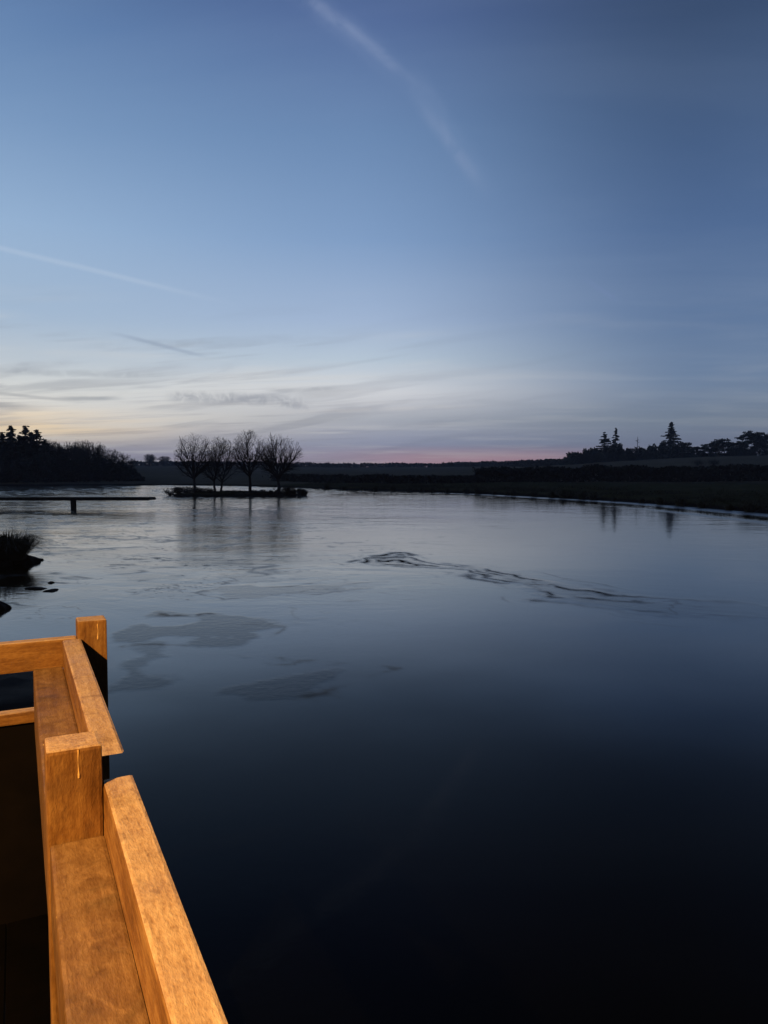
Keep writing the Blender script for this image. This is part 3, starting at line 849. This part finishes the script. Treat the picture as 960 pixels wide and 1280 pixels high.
hedge('field_hedge', [column(x, Yd) for x, Yd in ((600, 112), (660, 112), (740, 111), (820, 109), (900, 107), (1010, 104))], 2.15, 1.8, 12000, .20,
      'long dark hedge below the pale field on the right bank', seed=3, lump=.22)
hedge('bank_hedge', [column(x, Yd) for x, Yd in ((345, 131), (420, 112), (500, 104), (560, 106), (606, 112))], 1.05, 1.8, 7000, .20, 'low dark hedge along the far bank beyond the islet, in mid-picture', seed=5, lump=.3)
hedge('ridge_hedge', [column(x, Yd) for x, Yd in ((160, 430), (260, 450), (380, 470), (480, 490), (560, 470), (640, 380), (700, 290))], 2.4, 6, 24000, .5,
      'thin hazy hedge along the crest of the far ridge', seed=8, lump=.4, sink=1.3)

# --- evergreens and pines on the right-hand crest
def pine(rng, h, w, clumps=16, leanx=0.0):
    tr, cr_ = MB(), MB()
    pts = [np.array([leanx * h * t * t + rng.normal() * .06, rng.normal() * .06, h * t]) for t in np.linspace(-.05, .85, 6)]
    for i in range(5): tr.tube(pts[i], pts[i + 1], h * .030 * (1 - i * .13), h * .030 * (1 - (i + 1) * .13), 6)
    for k in range(clumps):
        t = .06 + .94 * rng.random() ** .8; a = rng.random() * 6.28
        rr = w / 2 * rng.uniform(.15, .95) * (1.05 - .7 * max(0, t - .55))
        c = np.array([leanx * h * t + rr * math.cos(a), rr * math.sin(a), h * t * .96])
        q = int(np.clip(t * 4, 0, 4)); tr.tube(pts[q], c, h * .012, h * .005, 4)
        u = rng.uniform(.7, 1.25)
        for e in range(4):
            leaf_cloud(cr_, rng, 26, c + rng.normal(size=3) * np.array([w * .07, w * .07, h * .028]), (w * .10 * u, w * .10 * u, h * .045 * u), .20)
    return tr, cr_
CY = 252.0
def crest(x, Y=CY):
    p = column(x, Y); p.z = land_at(p) - .4; return p
for (x, yt, w, sd, gaps, lab) in [(755, 540, 20, 1, .30, 'ragged broad conifer left of its thin twin on the right-hand crest'),
                                  (769, 535, 12, 2, .42, 'thin spiky conifer close beside the ragged one on the right-hand crest'),
                                  (838, 527, 21, 3, .34, 'tallest spiky conifer on the right-hand crest, bare pointed top')]:
    p = crest(x); tr, cr_ = conifer(np.random.default_rng(300 + sd), height_at(yt, CY) - p.z, pxm(w * 1.5, CY), gaps + .05, [46, 48, 60][sd - 1], .12, .26, .9, 7)
    tree_thing('spiky_conifer', tr, cr_, lab, 'conifer', p, mc=M_needle)
p = crest(796); rg = np.random.default_rng(77); sn, sb = MB(), MB(); hs = height_at(546, CY) - p.z
sn.tube((0, 0, 0), (.1, 0, hs), .16, .05, 6)
for k in range(22):
    z = hs * rg.uniform(.35, .95); a = rg.random() * 6.28; L = (1.1 - z / hs) * 2.2
    sb.tube((0, 0, z), (L * math.cos(a), L * math.sin(a), z + L * .35), .06, .04, 4)
tree_thing('dead_snag', sn, sb, 'slender dead tree between the twin conifers and the tallest conifer', 'tree', p)
# rounded evergreens
def dome_tree(rng, h, w, n=1500):
    tr, cr_ = MB(), MB(); tr.tube((0, 0, -.4), (0, 0, h * .6), h * .04, h * .02, 6)
    for k in range(22):
        a = rng.random() * 6.28; q = w * .36 * math.sqrt(rng.random()); z = h * rng.uniform(.08, .82) * (1 - .35 * q / (w * .36))
        leaf_cloud(cr_, rng, n // 18, (q * math.cos(a), q * math.sin(a), z), (w * .17, w * .17, h * .17), .30)
        tr.tube((0, 0, h * .3), (q * math.cos(a), q * math.sin(a), z), h * .012, h * .006, 4)
    return tr, cr_
dprot = []
for k in range(3):
    tr, cr_ = dome_tree(np.random.default_rng(80 + k), 6.0, 7.0)
    dprot.append(tree_thing('evergreen_tree', tr, cr_, 'evergreen', 'tree', (0, 0, 0), mc=M_evergreen))
for i, (x, yt, sc) in enumerate([(706, 569, .8), (713, 563, .95), (722, 559, 1.1), (731, 558, 1.1), (741, 557.5, 1.1), (750, 558, 1.1), (760, 557, 1.1), (770, 555, 1.0), (779, 554, 1.0), (788, 558, 1.0),
                                 (797, 557, 1.0), (806, 554, 1.0), (815, 552, .9), (824, 553, 1.0), (832, 554, .9), (842, 553, .9), (764, 553, .9), (752, 555, .9), (774, 551, .8), (829, 549, .9), (846, 551, .9), (860, 560, .8), (875, 562, .8), (890, 560, .8), (910, 558, .8), (936, 556, .8)]):
    Yd = CY + rngf.uniform(-3, 6); p = crest(x, Yd); s = (height_at(yt + (4 if x > 848 else 1), Yd) - p.z) / 5.0
    place(dprot[i % 3], p, s, rngf.uniform(0, 6), 'dark low evergreen at the foot of the row of pines on the crest' if x > 848 else 'dark rounded evergreen in the dense clump under the spiky conifers' if x > 750 else 'dark rounded evergreen in the smooth dome at the left end of the crest clump',
          'low evergreens under the crest pines' if x > 848 else 'evergreens clumped on the right-hand crest' if x > 750 else 'evergreens in the dome of the crest clump', sxy=.95 * sc * .8)
pine_spots = [(852, 553, 30, 0, 'flat-topped pine with a gap under its crown, right beside the tallest conifer'), (868, 560, 20, 1, 'low pine in the row on the right-hand crest'), (880, 558, 22, 2, 'low pine in the row on the right-hand crest'),
              (893, 554, 24, 0, 'low pine in the row on the right-hand crest'), (905, 549, 26, 1, 'mid-height pine in the row rising along the right-hand crest'), (917, 550, 24, 2, 'mid-height pine in the row rising along the right-hand crest'),
              (930, 545, 26, 0, 'mid-height pine in the row rising along the right-hand crest'), (943, 538, 26, 1, 'tallest wind-bent pine near the end of the crest row'), (955, 545, 26, 2, 'broad pine at the picture edge on the right-hand crest'), (972, 540, 28, 0, 'broad pine at the picture edge on the right-hand crest')]
for i, (x, yt, w, k, lab) in enumerate(pine_spots):
    Yd = CY - 6 + rngf.uniform(-3, 3); p = crest(x, Yd)
    tr, cr_ = pine(np.random.default_rng(120 + i), height_at(yt, Yd) - p.z, pxm(w * 1.25, Yd), 29, rngf.uniform(-.12, .14))
    tree_thing('pine_tree', tr, cr_, lab, 'pine', p, group='pines on the right-hand crest', mc=M_needle)

# two bushes on the pale field
for x, y, lab in ((738, 580, 'dark round bush by itself on the pale field, under the pines'), (718, 583, 'small dark bush lower on the pale field')):
    d_ = 170.0; p = column(x + 154, d_); p.z = land_at(p)
    o = bush_mesh(np.random.default_rng(int(x)), 1.6, 1.5, 700, 60).build('field_bush', M_brush); o.location = p; tag(o, lab, 'bush')

# --- rough grass and rushes along the right and far shore
mb = MB(); rg = np.random.default_rng(9); n = 26000
aa = rg.uniform(deg(385), deg(1010), n); rr = shore_r(aa) + rg.gamma(1.6, 4.0, n) + .2
zz = land_z(aa, rr); px_ = rr * np.sin(np.radians(aa)); py_ = rr * np.cos(np.radians(aa))
tuft = np.clip((fbm(px_ * .5, py_ * .5) - .35) * 3, .15, 1)
hh = .30 * tuft * rg.uniform(.5, 1.3, n)
base = np.stack([px_, py_, zz - .03], 1); ang = rg.uniform(0, 6.28, n)
sd_ = np.stack([np.cos(ang), np.sin(ang), 0 * ang], 1) * .03
tip = base + np.stack([rg.normal(size=n) * .12, rg.normal(size=n) * .12, hh], 1)
mb.tris(base - sd_, base + sd_, tip)
tag(mb.build('grass', M_reed), 'rough winter grass along the far and right banks', 'grass', kind='stuff')
pr = rush_mesh(rg, .5, .8, 160, .02).build('shore_rush', M_reed); first = True
for x in (408, 430, 452, 470, 492, 512, 528, 541, 560, 583, 598, 618, 634, 642, 668, 690, 705, 728, 742, 768, 803, 826, 851, 878, 912, 938):
    o = pr if first else pr.copy()
    if not first: C.objects.link(o)
    first = False
    a = deg(x); r_ = float(shore_r(a)) - .15; o.location = (r_ * math.sin(R(a)), r_ * math.cos(R(a)), -.05)
    s = rg.uniform(.6, 1.1); o.scale = (s * 1.3, s * 1.3, s); o.rotation_euler = (0, 0, rg.uniform(0, 6))
    tag(o, 'small dark clump of rushes at the waterline of the far bank', 'rushes', 'rush clumps along the far waterline')

# ------------------------------------------------------------------ jetty
JY = 45.0
jr = empty('wooden_jetty', column(190, JY))
tag(jr, 'low dark wooden jetty reaching out from the left over the pond', 'jetty')
jl = column(190, JY).x
def lbox(name, x0, x1, y0, y1, z0, z1, mat, parent, bev=.01):
    bm = bmesh.new(); bmesh.ops.create_cube(bm, size=1)
    for v in bm.verts: v.co = Vector((x0 if v.co.x < 0 else x1, y0 if v.co.y < 0 else y1, z0 if v.co.z < 0 else z1))
    if bev: bmesh.ops.bevel(bm, geom=bm.edges[:], offset=bev, segments=1, affect='EDGES')
    me = bpy.data.meshes.new(name); bm.to_mesh(me); bm.free(); return link(name, me, mat, parent)
LJ = -22.0
zt = height_at(621.5, JY)
n_b = 110
mbp = MB()
for i in range(n_b):
    x0 = LJ + (-LJ) * i / n_b
    z = random.uniform(-.006, .006)
    v = [(x0 + a * .19, b, zt + z - c * .045) for a in (0, 1) for b in (-.62, .62) for c in (0, 1)]
    mbp.add(v, [(0, 2, 3, 1), (4, 5, 7, 6), (0, 1, 5, 4), (2, 6, 7, 3), (0, 4, 6, 2), (1, 3, 7, 5)])
mbp.build('deck_planking', M_jetty, jr)
lbox('side_beam', LJ, -.05, -.60, -.52, zt - .18, zt - .05, M_jetty, jr)
lbox('side_beam', LJ, -.05, .52, .60, zt - .18, zt - .05, M_jetty, jr)
lbox('end_beam', -.048, .03, -.61, .61, zt - .16, zt - .05, M_jetty, jr)
xp = column(91, JY).x - jl
for xx in (xp, xp - 7.2, xp - 14.0):
    for yy in (-.40, .40):
        mbq = MB(); mbq.tube((xx + (-.10 if yy > 0 else .10), yy, -.9), (xx + (-.10 if yy > 0 else .10), yy, zt - .05), .105, .105, 10); mbq.build('pile', M_jetty, jr, smooth=True)
    lbox('cross_beam', xx - .17, xx + .23, -.5, .5, zt - .20, zt - .06, M_jetty, jr)

# ------------------------------------------------------------------ tussock, mud and scraps at the left edge
def mound(name, loc, rx, ry, h, label, cat, mat=M_mud, kind=None, seed=0, parent=None, spin=0.0):
    mb = MB(); n, k = 64, 14; rs = np.random.default_rng(seed)
    v = [(0, 0, h)]; ph = rs.random(4) * 6
    for j in range(1, k + 1):
        t = j / k
        for i in range(n):
            a = i * 2 * PI / n; q = 1 + .28 * math.sin(2 * a + ph[0]) + .18 * math.sin(3 * a + ph[3]) + .14 * math.sin(5 * a + ph[1]) + .09 * math.sin(11 * a + ph[2])
            x, y = rx * t * q * math.cos(a), ry * t * q * math.sin(a)
            z = h * (1 - t ** 1.7) - .22 * max(0, t - .85) / .15 + float(fbm(np.array([x * 4 + seed]), np.array([y * 4]), 3)[0] - .5) * h * .9 * (t < .93)
            v.append((x, y, z))
    f3 = [(0, 1 + i, 1 + (i + 1) % n) for i in range(n)]
    f4 = [(1 + j * n + i, 1 + (j + 1) * n + i, 1 + (j + 1) * n + (i + 1) % n, 1 + j * n + (i + 1) % n) for j in range(k - 1) for i in range(n)]
    mb.add(v, f3); mb.f.append(np.array(f4))
    o = mb.build(name, mat, parent, smooth=True); o.location = loc; o.rotation_euler = (0, 0, spin)
    if parent is None: tag(o, label, cat, kind=kind)
    return o
tp = ground(8, 706); ts = tp.length / 17.0
tus = empty('rush_tussock', tp); tag(tus, 'big dark tussock of rushes on a mud mound at the left edge', 'tussock')
mound('mud_mound', (0, .1, 0), .62, .5, .26, None, None, parent=tus, seed=4)
rush_mesh(np.random.default_rng(14), 1.10, .84, 1300, .008, .62).build('rush_blades', M_reed, tus).location = (-.02, .1, .10)
rush_mesh(np.random.default_rng(15), .85, .70, 700, .008, .6).build('rush_blades', M_reed, tus).location = (-.42, .15, .10)
q = ground(38, 700); mound('mud_clod', q, .28, .20, .10, 'small mud spit at the foot of the big rush tussock', 'mud', seed=6)
q = ground(46, 736); mound('mud_clod', q, .20, .11, .035, 'flat dark clod in the ice, farther and left of the two side by side', 'mud', seed=8)
q = ground(64, 738.5); mound('mud_clod', q, .17, .12, .04, 'flat dark clod in the ice, nearer the timber post of the two', 'mud', seed=9, spin=.4)
q = ground(64, 728.5); mound('mud_clod', q, .06, .06, .03, 'smallest dark clod standing alone in the ice', 'mud', seed=10)
q = ground(-8, 762); mound('mud_clod', q, .20, .28, .14, 'dark mud lump cut by the left edge, above the railing', 'mud', seed=11)
q = column(-140, 7.0); mound('mud_bank', (-5.35, 6.9, -.02), 2.05, 2.0, .14, 'dark muddy shore behind the end of the railing', 'mud', kind='structure', seed=12)

# ------------------------------------------------------------------ dusk haze over the pond and fields
m = bpy.data.materials.new('dusk_haze'); m.use_nodes = True
t = NT(m.node_tree); m.node_tree.nodes.remove(m.node_tree.nodes['Principled BSDF'])
pv = t.node('ShaderNodeVolumePrincipled')
pv.inputs['Color'].default_value = (.66, .78, 1.0, 1); pv.inputs['Density'].default_value = HAZE
t.l.new(pv.outputs[0], m.node_tree.nodes['Material Output'].inputs['Volume'])
hz = lbox('haze', -900, 900, -900, 900, -4.0, 32.0, m, None, bev=0)
tag(hz, 'thin bluish dusk haze over the pond and the far fields', 'haze', kind='stuff')

# ------------------------------------------------------------------ render settings
m.cycles.homogeneous_volume = True
cy = scene.cycles
cy.max_bounces = 5; cy.diffuse_bounces = 2; cy.glossy_bounces = 3; cy.transmission_bounces = 2; cy.volume_bounces = 0; cy.transparent_max_bounces = 4
world.cycles.sampling_method = 'NONE'
